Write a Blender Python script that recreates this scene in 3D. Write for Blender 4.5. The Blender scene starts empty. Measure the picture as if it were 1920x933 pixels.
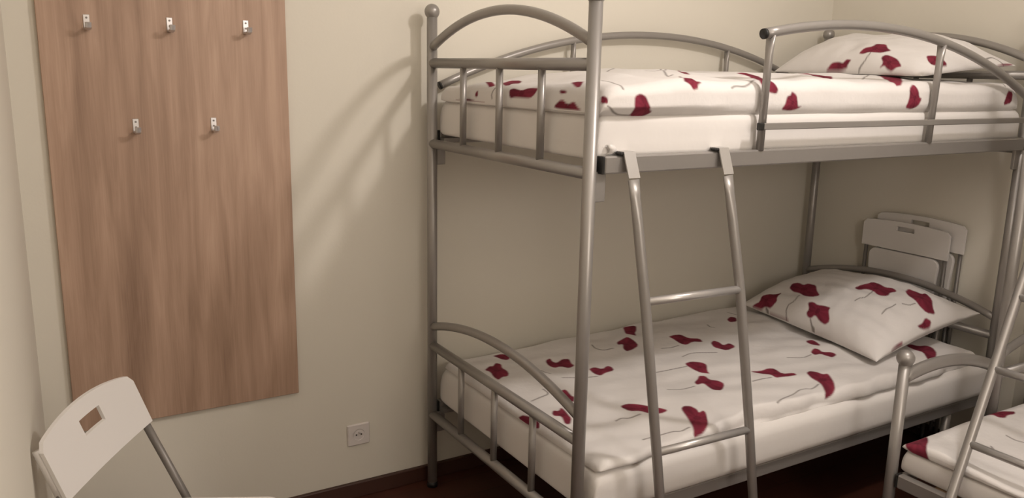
import bpy, math, random
import numpy as np
from mathutils import Matrix, Vector

random.seed(5)
rng = np.random.default_rng(11)
S = bpy.context.scene
COL = S.collection

# ------------------------------------------------------------------ camera
CAM = np.array([-1.2818, -2.6795, 1.5776])
YAW, PITCH, ROLL, FPX = 0.5439, 0.2117, 0.0200, 1561.32


def cam_axes():
    cy, sy = math.cos(YAW), math.sin(YAW)
    cp, sp = math.cos(PITCH), math.sin(PITCH)
    f = np.array([sy * cp, cy * cp, -sp])
    r = np.array([cy, -sy, 0.0])
    u = np.cross(r, f)
    cr, sr = math.cos(ROLL), math.sin(ROLL)
    return cr * r + sr * u, -sr * r + cr * u, f


AX_R, AX_U, AX_F = cam_axes()
cd = bpy.data.cameras.new('camera')
cam = bpy.data.objects.new('camera', cd)
COL.objects.link(cam)
cd.sensor_width = 36.0
cd.sensor_fit = 'HORIZONTAL'
cd.lens = FPX / 1920.0 * 36.0
cd.clip_start = 0.02
mw = Matrix.Identity(4)
for i in range(3):
    mw[i][0] = AX_R[i]
    mw[i][1] = AX_U[i]
    mw[i][2] = -AX_F[i]
    mw[i][3] = CAM[i]
cam.matrix_world = mw
S.camera = cam

# ------------------------------------------------------------------ world, lamp, exposure
w = bpy.data.worlds.new('world')
S.world = w
w.use_nodes = True
w.node_tree.nodes['Background'].inputs[0].default_value = (1.0, 0.85, 0.7, 1)
w.node_tree.nodes['Background'].inputs[1].default_value = 0.02

LAMP_POS = (0.85, -2.03, 2.74)
LAMP_COLOR = (1.0, 0.915, 0.865)
ld = bpy.data.lights.new('ceiling_bulb', 'POINT')
ld.energy = 15.0
ld.color = LAMP_COLOR
ld.shadow_soft_size = 0.085
lo = bpy.data.objects.new('ceiling_bulb', ld)
lo.location = LAMP_POS
COL.objects.link(lo)
sd = bpy.data.lights.new('ceiling_spot', 'SPOT')          # the lamp's reflector faces the coat panel
sd.energy = 39.0
sd.color = LAMP_COLOR
sd.shadow_soft_size = 0.085
sd.spot_size = math.radians(170)
sd.spot_blend = 1.0
so = bpy.data.objects.new('ceiling_spot', sd)
so.location = LAMP_POS
so.rotation_euler = (Vector((-0.8, 0.07, 1.0)) - Vector(LAMP_POS)).to_track_quat('-Z', 'Y').to_euler()
COL.objects.link(so)
ud = bpy.data.lights.new('added_ceiling_fill', 'SPOT')       # added fill without a fixture, aimed up to raise ambient light via the ceiling
ud.energy = 52.0
ud.color = LAMP_COLOR
ud.shadow_soft_size = 0.11
ud.spot_size = math.radians(165)
ud.spot_blend = 0.6
uo = bpy.data.objects.new('added_ceiling_fill', ud)
uo.location = (-0.35, -2.85, 1.95)
uo.rotation_euler = (math.pi, 0, 0)
COL.objects.link(uo)
wd_ = bpy.data.lights.new('added_front_fill', 'POINT')         # added unseen fill behind the camera, brightens the area under the upper bunk
wd_.energy = 19.0
wd_.color = LAMP_COLOR
wd_.shadow_soft_size = 0.22
wo = bpy.data.objects.new('added_front_fill', wd_)
wo.location = (0.15, -3.10, 1.70)
COL.objects.link(wo)

S.view_settings.view_transform = 'Standard'
S.view_settings.look = 'None'
S.view_settings.gamma = 1.0
S.view_settings.use_curve_mapping = False
S.view_settings.exposure = 0.40


# ------------------------------------------------------------------ materials
def base_mat(name):
    m = bpy.data.materials.new(name)
    m.use_nodes = True
    nt = m.node_tree
    return m, nt, nt.nodes['Principled BSDF']


def node(nt, typ, **kw):
    n = nt.nodes.new(typ)
    for k, v in kw.items():
        setattr(n, k, v)
    return n


def mat_paint(name, col, rough=0.6, metal=0.0, var=0.06, scale=6.0, bump=0.0, bscale=80.0, spec=None):
    m, nt, p = base_mat(name)
    tc = node(nt, 'ShaderNodeTexCoord')
    nz = node(nt, 'ShaderNodeTexNoise')
    nz.inputs['Scale'].default_value = scale
    nz.inputs['Detail'].default_value = 4
    nt.links.new(tc.outputs['Object'], nz.inputs['Vector'])
    mx = node(nt, 'ShaderNodeMix', data_type='RGBA')
    mx.inputs['A'].default_value = (*[c * (1 - var) for c in col], 1)
    mx.inputs['B'].default_value = (*[min(1, c * (1 + var)) for c in col], 1)
    nt.links.new(nz.outputs['Fac'], mx.inputs['Factor'])
    nt.links.new(mx.outputs['Result'], p.inputs['Base Color'])
    p.inputs['Roughness'].default_value = rough
    p.inputs['Metallic'].default_value = metal
    if spec is not None:
        p.inputs['Specular IOR Level'].default_value = spec
    if bump > 0:
        n2 = node(nt, 'ShaderNodeTexNoise')
        n2.inputs['Scale'].default_value = bscale
        n2.inputs['Detail'].default_value = 3
        nt.links.new(tc.outputs['Object'], n2.inputs['Vector'])
        b = node(nt, 'ShaderNodeBump')
        b.inputs['Strength'].default_value = bump
        b.inputs['Distance'].default_value = 0.01
        nt.links.new(n2.outputs['Fac'], b.inputs['Height'])
        nt.links.new(b.outputs['Normal'], p.inputs['Normal'])
    return m


def mat_wood():
    m, nt, p = base_mat('oak_laminate')
    tc = node(nt, 'ShaderNodeTexCoord')

    def noise(sx, sz, detail, off=0.0, dist=0.0):
        mp = node(nt, 'ShaderNodeMapping')
        mp.inputs['Scale'].default_value = (sx, 1.0, sz)
        mp.inputs['Location'].default_value = (off, 0, off)
        nt.links.new(tc.outputs['Object'], mp.inputs['Vector'])
        n = node(nt, 'ShaderNodeTexNoise')
        n.inputs['Scale'].default_value = 1.0
        n.inputs['Detail'].default_value = detail
        n.inputs['Distortion'].default_value = dist
        nt.links.new(mp.outputs['Vector'], n.inputs['Vector'])
        return n.outputs['Fac']
    broad = noise(9, 0.5, 2, 3.1, 0.5)
    mid = noise(22, 2.2, 4, 7.7, 0.9)
    fine = noise(260, 6, 3, 1.3)
    a = node(nt, 'ShaderNodeMath', operation='MULTIPLY_ADD')
    a.inputs[1].default_value = 0.55
    nt.links.new(broad, a.inputs[0])
    b = node(nt, 'ShaderNodeMath', operation='MULTIPLY')
    b.inputs[1].default_value = 0.33
    nt.links.new(mid, b.inputs[0])
    nt.links.new(b.outputs[0], a.inputs[2])
    c = node(nt, 'ShaderNodeMath', operation='MULTIPLY_ADD')
    c.inputs[1].default_value = 0.14
    nt.links.new(fine, c.inputs[0])
    nt.links.new(a.outputs[0], c.inputs[2])
    r = node(nt, 'ShaderNodeValToRGB')
    e = r.color_ramp.elements
    e[0].position = 0.36
    e[0].color = (0.245, 0.150, 0.099, 1)
    e[1].position = 0.64
    e[1].color = (0.52, 0.355, 0.258, 1)
    k = r.color_ramp.elements.new(0.5)
    k.color = (0.390, 0.254, 0.178, 1)
    nt.links.new(c.outputs[0], r.inputs['Fac'])
    nt.links.new(r.outputs['Color'], p.inputs['Base Color'])
    p.inputs['Roughness'].default_value = 0.5
    return m


def mat_floor():
    m, nt, p = base_mat('dark_laminate')
    tc = node(nt, 'ShaderNodeTexCoord')
    br = node(nt, 'ShaderNodeTexBrick')
    br.inputs['Scale'].default_value = 1.0
    br.inputs['Brick Width'].default_value = 1.2
    br.inputs['Row Height'].default_value = 0.13
    br.inputs['Mortar Size'].default_value = 0.0015
    br.inputs['Color1'].default_value = (0.095, 0.030, 0.018, 1)
    br.inputs['Color2'].default_value = (0.078, 0.024, 0.014, 1)
    br.inputs['Mortar'].default_value = (0.03, 0.012, 0.008, 1)
    nt.links.new(tc.outputs['Object'], br.inputs['Vector'])
    mp = node(nt, 'ShaderNodeMapping')
    mp.inputs['Scale'].default_value = (3, 60, 1)
    nt.links.new(tc.outputs['Object'], mp.inputs['Vector'])
    nz = node(nt, 'ShaderNodeTexNoise')
    nz.inputs['Detail'].default_value = 4
    nt.links.new(mp.outputs['Vector'], nz.inputs['Vector'])
    mx = node(nt, 'ShaderNodeMix', data_type='RGBA', blend_type='MULTIPLY')
    mx.inputs['Factor'].default_value = 0.5
    nt.links.new(br.outputs['Color'], mx.inputs['A'])
    nt.links.new(nz.outputs['Color'], mx.inputs['B'])
    nt.links.new(mx.outputs['Result'], p.inputs['Base Color'])
    p.inputs['Roughness'].default_value = 0.42
    return m


def mat_print():
    """cotton whose printed colours are stored as a colour attribute"""
    m, nt, p = base_mat('poppy_print_cotton')
    at = node(nt, 'ShaderNodeAttribute', attribute_name='print')
    tc = node(nt, 'ShaderNodeTexCoord')
    nz = node(nt, 'ShaderNodeTexNoise')
    nz.inputs['Scale'].default_value = 9
    nz.inputs['Detail'].default_value = 5
    nt.links.new(tc.outputs['Object'], nz.inputs['Vector'])
    nt.links.new(at.outputs['Color'], p.inputs['Base Color'])
    b = node(nt, 'ShaderNodeBump')
    b.inputs['Strength'].default_value = 0.35
    b.inputs['Distance'].default_value = 0.02
    nt.links.new(nz.outputs['Fac'], b.inputs['Height'])
    nt.links.new(b.outputs['Normal'], p.inputs['Normal'])
    p.inputs['Roughness'].default_value = 0.95
    p.inputs['Specular IOR Level'].default_value = 0.15
    return m


M = {
    'wall': mat_paint('cream_wall_paint', (0.73, 0.690, 0.600), 0.9, var=0.015, scale=2.0, bump=0.03, bscale=120, spec=0.2),
    'ceil': mat_paint('white_ceiling_paint', (0.90, 0.88, 0.85), 0.95, var=0.01),
    'base': mat_paint('dark_brown_baseboard', (0.055, 0.021, 0.013), 0.45, var=0.1, scale=20),
    'floor': mat_floor(),
    'wood': mat_wood(),
    'silver': mat_paint('silver_grey_paint', (0.33, 0.31, 0.29), 0.36, metal=0.45, var=0.03, scale=15),
    'bright': mat_paint('bright_silver_paint', (0.52, 0.50, 0.48), 0.30, metal=0.5, var=0.03, scale=15),
    'black': mat_paint('black_plastic', (0.012, 0.011, 0.010), 0.5),
    'sheet': mat_paint('white_sheet_cotton', (0.74, 0.71, 0.68), 0.95, var=0.02, scale=5, bump=0.25, bscale=10, spec=0.15),
    'print': mat_print(),
    'plastic': mat_paint('white_plastic', (0.76, 0.73, 0.70), 0.45, var=0.01),
    'tube': mat_paint('grey_steel_tube', (0.20, 0.185, 0.17), 0.4, metal=0.3, var=0.03),
    'steel': mat_paint('brushed_steel', (0.66, 0.64, 0.64), 0.35, metal=0.7, var=0.04),
    'dark': mat_paint('dark_recess', (0.02, 0.015, 0.012), 0.6),
    'socket': mat_paint('white_socket_plastic', (0.72, 0.67, 0.64), 0.4, var=0.01),
    'slat': mat_paint('birch_slat', (0.36, 0.24, 0.14), 0.7, var=0.1),
}


# ------------------------------------------------------------------ geometry helpers
def mesh_data(name, vf, mat, smooth=False):
    v, f = vf
    me = bpy.data.meshes.new(name)
    me.from_pydata([tuple(map(float, p)) for p in v], [], [tuple(map(int, q)) for q in f])
    me.materials.append(mat)
    if smooth:
        me.polygons.foreach_set('use_smooth', [True] * len(me.polygons))
    me.update()
    return me


def world_base(o):
    b = Vector((0, 0, 0))
    while o is not None:
        b = b + o.location
        o = o.parent
    return b


def put(name, vf, mat, parent=None, smooth=False, base=None):
    """one mesh object from WORLD coordinates; its origin is the parent's origin (or base)"""
    v, f = vf
    off = np.array(base if base is not None else (world_base(parent) if parent else (0, 0, 0)), float)
    v = np.asarray(v, float) - off
    o = bpy.data.objects.new(name, mesh_data(name, (v, f), mat, smooth))
    COL.objects.link(o)
    if parent:
        o.parent = parent
    if base is not None:
        o.location = base
    return o


def thing(name, label, cat, loc=(0, 0, 0), group=None):
    o = bpy.data.objects.new(name, None)
    o.empty_display_size = 0.05
    o.location = loc
    COL.objects.link(o)
    o['label'] = label
    o['category'] = cat
    if group:
        o['group'] = group
    return o


def tag(o, label, cat, group=None):
    o['label'] = label
    o['category'] = cat
    if group:
        o['group'] = group
    return o


def struct(name, vf, mat, parent=None):
    o = put(name, vf, mat, parent)
    o['kind'] = 'structure'
    return o


def merge(*vfs):
    V, F, n = [], [], 0
    for v, f in vfs:
        V.extend([tuple(p) for p in v])
        F.extend([tuple(i + n for i in q) for q in f])
        n += len(v)
    return V, F


def box(x0, x1, y0, y1, z0, z1, bev=0.0):
    if bev <= 0:
        v = [(x, y, z) for z in (z0, z1) for y in (y0, y1) for x in (x0, x1)]
        return v, [(0, 2, 3, 1), (4, 5, 7, 6), (0, 1, 5, 4), (2, 6, 7, 3), (0, 4, 6, 2), (1, 3, 7, 5)]
    # chamfered box: 24 corner vertices
    v, idx = [], {}
    X, Y, Z = (x0, x1), (y0, y1), (z0, z1)
    s = (1, -1)
    for i in (0, 1):
        for j in (0, 1):
            for k in (0, 1):
                for a in range(3):
                    d = [s[i] * bev, s[j] * bev, s[k] * bev]
                    d[a] = 0
                    idx[(i, j, k, a)] = len(v)
                    v.append((X[i] + d[0], Y[j] + d[1], Z[k] + d[2]))
    f = []
    for a in range(3):
        b, c = (a + 1) % 3, (a + 2) % 3
        for e in (0, 1):
            q = []
            for (p, r) in ((0, 0), (1, 0), (1, 1), (0, 1)):
                t = [0, 0, 0]
                t[a], t[b], t[c] = e, p, r
                q.append(idx[(*t, a)])
            f.append(tuple(q if e else q[::-1]))
    for a in range(3):               # edges along axis a
        b, c = (a + 1) % 3, (a + 2) % 3
        for p in (0, 1):
            for r in (0, 1):
                t0, t1 = [0, 0, 0], [0, 0, 0]
                t0[a], t1[a] = 0, 1
                t0[b] = t1[b] = p
                t0[c] = t1[c] = r
                q = [idx[(*t0, b)], idx[(*t1, b)], idx[(*t1, c)], idx[(*t0, c)]]
                f.append(tuple(q if (p == r) else q[::-1]))
    for i in (0, 1):
        for j in (0, 1):
            for k in (0, 1):
                q = [idx[(i, j, k, a)] for a in range(3)]
                f.append(tuple(q if (i + j + k) % 2 else q[::-1]))
    return v, f


def tube(pts, r, seg=14, caps=True, radii=None):
    """round tube along a polyline; radii: optional per point (ra, rb) ellipse radii"""
    P = np.array(pts, float)
    n = len(P)
    T = np.zeros_like(P)
    T[1:-1] = P[2:] - P[:-2]
    T[0] = P[1] - P[0]
    T[-1] = P[-1] - P[-2]
    T /= np.linalg.norm(T, axis=1)[:, None]
    ref = np.array([0, 0, 1.0]) if abs(T[0][2]) < 0.8 else np.array([1.0, 0, 0])
    V, F = [], []
    a = np.cross(T[0], ref)
    a /= np.linalg.norm(a)
    for i in range(n):
        a = a - T[i] * (a @ T[i])
        a /= np.linalg.norm(a)
        b = np.cross(T[i], a)
        ra, rb = (r, r) if radii is None else radii[i]
        for k in range(seg):
            t = 2 * math.pi * k / seg
            V.append(P[i] + a * math.cos(t) * ra + b * math.sin(t) * rb)
    for i in range(n - 1):
        for k in range(seg):
            k2 = (k + 1) % seg
            F.append((i * seg + k, i * seg + k2, (i + 1) * seg + k2, (i + 1) * seg + k))
    if caps:
        F.append(tuple(range(seg - 1, -1, -1)))
        F.append(tuple((n - 1) * seg + k for k in range(seg)))
    return V, F


def ball(c, r, nu=20, nv=12):
    V, F = [], []
    V.append((c[0], c[1], c[2] + r))
    for i in range(1, nv):
        a = math.pi * i / nv
        for k in range(nu):
            t = 2 * math.pi * k / nu
            V.append((c[0] + r * math.sin(a) * math.cos(t), c[1] + r * math.sin(a) * math.sin(t), c[2] + r * math.cos(a)))
    V.append((c[0], c[1], c[2] - r))
    for k in range(nu):
        F.append((0, 1 + k, 1 + (k + 1) % nu))
        F.append((len(V) - 1, 1 + (nv - 2) * nu + (k + 1) % nu, 1 + (nv - 2) * nu + k))
    for i in range(nv - 2):
        for k in range(nu):
            k2 = (k + 1) % nu
            F.append((1 + i * nu + k, 1 + (i + 1) * nu + k, 1 + (i + 1) * nu + k2, 1 + i * nu + k2))
    return V, F


def sm(a, b, x):
    t = np.clip((np.asarray(x, float) - a) / (b - a), 0, 1)
    return t * t * (3 - 2 * t)


# ------------------------------------------------------------------ the room
YW = 0.07          # back wall
XR = 2.14          # right wall beside the bunk
ZC = 2.95
struct('floor', box(-1.95, 2.75, -3.50, 0.17, -0.08, 0.0), M['floor'])
struct('ceiling', box(-1.95, 2.75, -3.50, 0.17, ZC, ZC + 0.08), M['ceil'])
struct('wall_back', box(-1.85, 2.75, YW, YW + 0.1, 0.0, ZC), M['wall'])
struct('wall_right', box(XR, 2.75, -1.0, YW, 0.0, ZC), M['wall'])
struct('wall_right_alcove', box(2.65, 2.75, -3.50, -1.0, 0.0, ZC), M['wall'])
wl = [(-1.268, YW), (-1.354, -1.90), (-1.85, -1.90), (-1.85, YW)]
struct('wall_left', ([(x, y, z) for z in (0.0, ZC) for x, y in wl],
       [(0, 1, 2, 3), (4, 7, 6, 5), (0, 4, 5, 1), (1, 5, 6, 2), (2, 6, 7, 3), (3, 7, 4, 0)]), M['wall'])
struct('wall_left_entry', box(-1.95, -1.85, -3.50, YW + 0.1, 0.0, ZC), M['wall'])
struct('wall_front', box(-1.85, 2.65, -3.50, -3.40, 0.0, ZC), M['wall'])
struct('baseboard_back', box(-1.27, XR, YW - 0.018, YW, 0.0, 0.060, 0.003), M['base'])
struct('baseboard_right', box(XR - 0.018, XR, -1.0, YW - 0.018, 0.0, 0.060, 0.003), M['base'])

# ------------------------------------------------------------------ bunk bed frames
RP, RB, RA, RBAL = 0.0182, 0.0168, 0.0148, 0.0112
ZBALL, Z1, Z2, Z4, Z5 = 1.767, 1.595, 1.318, 0.571, 0.2976
L1, W1 = 2.042, 0.94


def arc_pts(p0, p1, rise, n=25, power=2.0):
    p0, p1 = np.array(p0), np.array(p1)
    out = []
    for i in range(n):
        t = i / (n - 1)
        p = p0 + (p1 - p0) * t
        p[2] += rise * (1 - abs(2 * t - 1) ** power)
        out.append(p)
    return out


def bed_post(root, x, y, ztop, zball, rball=0.0262):
    p = put('post', tube([(x, y, 0.012), (x, y, ztop)], RP, 18), M['silver'], root, True)
    c = put('ball_cap', ball((x, y, zball), rball), M['silver'], p, True)
    put('foot_cap', tube([(x, y, 0.0), (x, y, 0.02)], RP + 0.0015, 16), M['black'], p, True)
    return p


def end_board(root, a, b, zlow, zbar, zarc, rise, nb=3, prefix='end'):
    """bars between posts a and b (xy): low bar, upper bar, arch and balusters"""
    A, B = np.array(a), np.array(b)
    put('cross_bar', tube([(*A, zlow), (*B, zlow)], RB, 16), M['silver'], root, True)
    put('cross_bar', tube([(*A, zbar), (*B, zbar)], RB, 16), M['silver'], root, True)
    put('arch_bar', tube(arc_pts((*A, zarc), (*B, zarc), rise), RA, 14), M['silver'], root, True)
    for k in range(nb):
        t = (k + 1) / (nb + 1)
        p = A + (B - A) * (t * 0.995)
        put('baluster', tube([(*p, zlow + 0.004), (*p, zbar - 0.004)], RBAL, 12), M['silver'], root, True)


def guard_z(x):
    return 1.725 - 0.203 * (abs(x - 1.0) / 0.95) ** 2.05


def slats(root, x0, x1, y0, y1, z, n, along='x'):
    me = None
    for k in range(n):
        t = (k + 0.5) / n
        if along == 'x':
            c = x0 + (x1 - x0) * t
            vf = box(c - 0.035, c + 0.035, y0, y1, z - 0.009, z, 0.002)
        else:
            c = y0 + (y1 - y0) * t
            vf = box(x0, x1, c - 0.035, c + 0.035, z - 0.009, z, 0.002)
        if me is None:
            first = put('slat', vf, M['slat'], root)
            me, c0 = first.data, c
        else:
            o = bpy.data.objects.new('slat', me)
            COL.objects.link(o)
            o.parent = root
            o.location = (c - c0, 0, 0) if along == 'x' else (0, c - c0, 0)


def bunk_one():
    root = thing('bunk_bed', 'silver metal bunk bed with arched ends standing along the cream back wall', 'bunk bed', (L1 / 2, -W1 / 2, 0))
    for x in (0, L1):
        for y in (0, -W1):
            bed_post(root, x, y, ZBALL - 0.012, ZBALL)
        end_board(root, (x, 0), (x, -W1), Z2, Z1, 1.646, 0.104)
        end_board(root, (x, 0), (x, -W1), Z5, Z4, 0.642, 0.076)
        for y, s in ((0, 1), (-W1, -1)):                # rail brackets on the posts
            ys = (y - 0.006, y + 0.006)
            xs = (x + 0.016, x + 0.050) if x == 0 else (x - 0.050, x - 0.016)
            for zt in (Z2, Z5):
                put('rail_bracket', box(*xs, *ys, zt - 0.075, zt + 0.005, 0.002), M['silver'], root)
    # side rails
    for z in (Z2, Z5):
        for (ya, yb) in ((-0.966, -0.938), (-0.002, 0.026)):
            rail = put('side_rail', box(0.030, 2.012, ya, yb, z, z + 0.046, 0.004), M['silver'], root)
            for xa, xb in ((0.022, 0.0305), (2.0115, 2.020)):
                put('end_cap', box(xa, xb, ya, yb, z, z + 0.046, 0.002), M['black'], rail)
        slats(root, 0.10, 1.95, -0.940, 0.0, z + (0.030 if z > 1 else 0.044), 13)
        put('support_strip', box(0.03, 2.01, -0.940, -0.905, z + 0.008, z + 0.021), M['silver'], root)
        put('support_strip', box(0.03, 2.01, -0.035, 0.0, z + 0.008, z + 0.021), M['silver'], root)
    put('support_leg', tube([(1.775, -0.945, 0.0), (1.775, -0.945, Z5 + 0.004)], 0.0165, 14), M['silver'], root, True)
    # guard rail by the wall
    y = 0.024
    xs = np.linspace(0.045, 1.99, 40)
    g = put('guard_rail', tube([(x, y, guard_z(x)) for x in xs], RA * 0.95, 14), M['silver'], root, True)
    for x, s in ((0.045, -1), (1.99, 1)):
        d = np.array([s * 1.0, 0, -0.42]); d /= np.linalg.norm(d)
        p = np.array([x, y, guard_z(x)])
        put('end_cap', tube([p, p + d * 0.006], RA * 0.97, 14), M['black'], g, True)
    for x in (0.611, 1.423):
        z = guard_z(x) - 0.008
        put('guard_post', tube([(x, y, Z2 + 0.01), (x, y, z - 0.05), (x, y, z)], 0.011, 12, radii=[(0.011, 0.011), (0.011, 0.011), (0.016, 0.005)]), M['silver'], root, True)
    # guard rail on the room side
    y = -0.970
    xs = np.linspace(0.571, 1.985, 32)
    g = put('guard_rail', tube([(x, y, guard_z(x) + 0.006) for x in xs], RA, 14), M['silver'], root, True)
    d = np.array([-1.0, 0, -0.16]); d /= np.linalg.norm(d)
    p = np.array([0.571, y, guard_z(0.571) + 0.006])
    put('end_cap', tube([p, p + d * 0.008], RA * 1.02, 14), M['black'], g, True)
    for x in (0.597, 1.41):
        z = guard_z(x) - 0.002
        put('guard_post', tube([(x, y + 0.010, Z2 + 0.044), (x, y + 0.004, z - 0.055), (x, y + 0.002, z)], 0.0115, 12, radii=[(0.0115, 0.0115), (0.0115, 0.0115), (0.018, 0.005)]), M['silver'], root, True)
    b = put('guard_bar', box(0.575, 1.99, y - 0.021, y - 0.009, 1.4235, 1.4425, 0.002), M['silver'], root)
    put('end_cap', box(0.556, 0.576, y - 0.022, y - 0.008, 1.4225, 1.4435, 0.002), M['black'], b)
    return root


bunk_one()


def ladder(name, label, stiles, rung_t, hook_dir, hook_in, r=0.0142):
    """stiles: two polylines from the hook bend to the floor; hook_dir: unit xy from room towards the bed"""
    foot = (np.array(stiles[0][-1]) + np.array(stiles[1][-1])) / 2
    root = thing(name, label, 'ladder', (float(foot[0]), float(foot[1]), 0.0))
    h = np.array([*hook_dir, 0.0])
    side = np.array([-h[1], h[0], 0.0])
    for pl in stiles:
        P = [np.array(p, float) for p in pl]
        top = P[0]
        d = P[1] - P[0]
        d /= np.linalg.norm(d)
        pts = [top, top + d * 0.05, top + d * 0.12] + P[1:]
        st = put('stile', tube(pts, r, 14, radii=[(r * 0.45, r * 1.3), (r * 0.75, r * 1.12), (r, r)] + [(r, r)] * (len(P) - 1)), M['silver'], root, True)
        # the tube may have its flat on the wrong axis: the hook strap below covers the bend
        # flat strap folded over the side rail
        zt = 1.372
        w2 = 0.0185
        A = top + np.array([0, 0, 0.004])
        B = np.array([top[0], top[1], zt]) + h * hook_in
        C = B + h * 0.034
        D = C - np.array([0, 0, 0.021])
        V, F = [], []
        th = 0.004
        outl = [A, B, C, D]
        nrm = [-h, (-h + np.array([0, 0, 1])) * 0.8, (h + np.array([0, 0, 1])) * 0.8, h]
        for p, n_ in zip(outl, nrm):
            for s in (-1, 1):
                V.append(p + side * s * w2)
                V.append(p + side * s * w2 + n_ * th)
        for i in range(3):
            a = i * 4
            F += [(a, a + 4, a + 6, a + 2), (a + 1, a + 3, a + 7, a + 5), (a, a + 1, a + 5, a + 4), (a + 2, a + 6, a + 7, a + 3)]
        F += [(0, 2, 3, 1), (12, 13, 15, 14)]
        put('hook', (V, F), M['bright'], st)
        c = B + h * 0.006 - side * (w2 + 0.004) * (1 if hook_dir[1] > 0.5 else -1) * -1
        put('rubber_pad', box(c[0] - 0.008, c[0] + 0.008, c[1] - 0.010, c[1] + 0.014, zt - 0.006, zt + 0.003, 0.003), M['black'], st)
        e = P[-1]
        put('foot_cap', tube([(e[0], e[1], 0.0), (e[0], e[1], 0.025)], r + 0.002, 14), M['black'], st, True)

    def at(pl, z):
        for p, q in zip(pl[:-1], pl[1:]):
            if q[2] <= z <= p[2]:
                t = (p[2] - z) / (p[2] - q[2])
                return np.array(p) + (np.array(q) - np.array(p)) * t
    for za, zb in rung_t:
        put('rung', tube([at(stiles[0], za), at(stiles[1], zb)], 0.0118, 14), M['bright'], root, True)
    return root


ladder('bed_ladder', 'silver two-hook ladder hanging on the rail of the bunk along the back wall',
       [[(0.103, -0.995, 1.305), (0.126, -1.040, 0.983), (0.180, -1.060, 0.545), (0.240, -1.088, 0.012)],
        [(0.441, -0.995, 1.300), (0.477, -1.040, 0.974), (0.541, -1.060, 0.542), (0.605, -1.088, 0.012)]],
       [(0.983, 0.976), (0.548, 0.540), (0.13, 0.125)], (0, 1), 0.026)

# second bunk: wide lower bed, narrower upper bunk
BX0, BX1, BX2, BY0, BY1 = 1.058, 1.600, 2.54, -1.20, -3.242


def bunk_two():
    root = thing('wide_bunk_bed', 'silver metal bunk with low ball-topped corner post and wider lower bed', 'bunk bed', ((BX0 + BX2) / 2, (BY0 + BY1) / 2, 0))
    for y in (BY0, BY1):
        bed_post(root, BX0, y, 0.705, 0.722, 0.0275)
        for x in (BX1, BX2):
            bed_post(root, x, y, ZBALL - 0.012, ZBALL)
        put('arch_bar', tube(arc_pts((BX0, y, 0.658), (BX1, y, 0.595), 0.045), 0.0205, 14), M['silver'], root, True)
        put('cross_bar', tube([(BX0, y, Z5), (BX1, y, Z5)], RB, 16), M['silver'], root, True)
        end_board(root, (BX1, y), (BX2, y), Z2, Z1, 1.646, 0.104)
        end_board(root, (BX1, y), (BX2, y), Z5, Z4, 0.642, 0.076)
    for x, s, zs in ((BX0, -1, (Z5,)), (BX1, -1, (Z2,)), (BX2, 1, (Z2, Z5))):
        for z in zs:
            xa, xb = (x - 0.014, x + 0.014)
            rail = put('side_rail', box(xa, xb, BY1 + 0.03, BY0 - 0.03, z, z + 0.046, 0.004), M['silver'], root)
            for ya, yb in ((BY0 - 0.0305, BY0 - 0.022), (BY1 + 0.022, BY1 + 0.0305)):
                put('end_cap', box(xa, xb, ya, yb, z, z + 0.046, 0.002), M['black'], rail)
    slats(root, BX0, BX2, BY1 + 0.1, BY0 - 0.1, Z5 + 0.044, 13, 'y')
    slats(root, BX1, BX2, BY1 + 0.1, BY0 - 0.1, Z2 + 0.030, 13, 'y')
    for x in (BX1 - 0.028, BX2 + 0.028):
        ys = np.linspace(BY0 - (0.571 if x < 2 else 0.05), BY1 + 0.05, 32)
        put('guard_rail', tube([(x, y, guard_z(BY0 - y)) for y in ys], RA, 14), M['silver'], root, True)
        for d in (0.611, 1.42):
            put('guard_post', tube([(x + (0.012 if x < 2 else -0.012), BY0 - d, Z2 + 0.005), (x, BY0 - d, guard_z(d) - 0.004)], 0.0112, 12), M['silver'], root, True)
    return root


bunk_two()
ladder('leaning_bed_ladder', 'slanting silver ladder leaning over the mattress beside the ball-topped post',
       [[(1.565, -1.322, 1.330), (1.35, -1.366, 0.987), (1.0, -1.433, 0.386), (0.781, -1.476, 0.012)],
        [(1.565, -1.672, 1.330), (1.35, -1.716, 0.987), (1.0, -1.783, 0.386), (0.781, -1.826, 0.012)]],
       [(0.93, 0.93), (0.727, 0.727), (0.521, 0.521), (0.15, 0.15)], (1, 0), 0.018)


# ------------------------------------------------------------------ bedding
WHITE = np.array([0.75, 0.72, 0.695])
RED = np.array([0.205, 0.027, 0.048])
STEM = np.array([0.17, 0.145, 0.13])


def project(P):
    d = P - CAM
    x, y, z = d @ AX_R, d @ AX_U, d @ AX_F
    return 960 + FPX * x / z, 466.5 - FPX * y / z


def inside(px, py, poly):
    c = np.zeros(px.shape, bool)
    n = len(poly)
    for i in range(n):
        x0, y0 = poly[i]
        x1, y1 = poly[(i + 1) % n]
        if y0 == y1:
            continue
        c ^= ((y0 > py) != (y1 > py)) & (px < (x1 - x0) * (py - y0) / (y1 - y0) + x0)
    return c


def seg_dist(px, py, a, b):
    dx, dy = b[0] - a[0], b[1] - a[1]
    t = np.clip(((px - a[0]) * dx + (py - a[1]) * dy) / (dx * dx + dy * dy + 1e-12), 0, 1)
    return np.hypot(px - a[0] - t * dx, py - a[1] - t * dy)


def chaikin(poly, closed):
    out = []
    n = len(poly)
    rg = range(n if closed else n - 1)
    if not closed:
        out.append(poly[0])
    for i in rg:
        a, b = np.array(poly[i]), np.array(poly[(i + 1) % n])
        out += [tuple(a * 0.8 + b * 0.2), tuple(a * 0.2 + b * 0.8)]
    if not closed:
        out.append(poly[-1])
    return out


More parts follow.
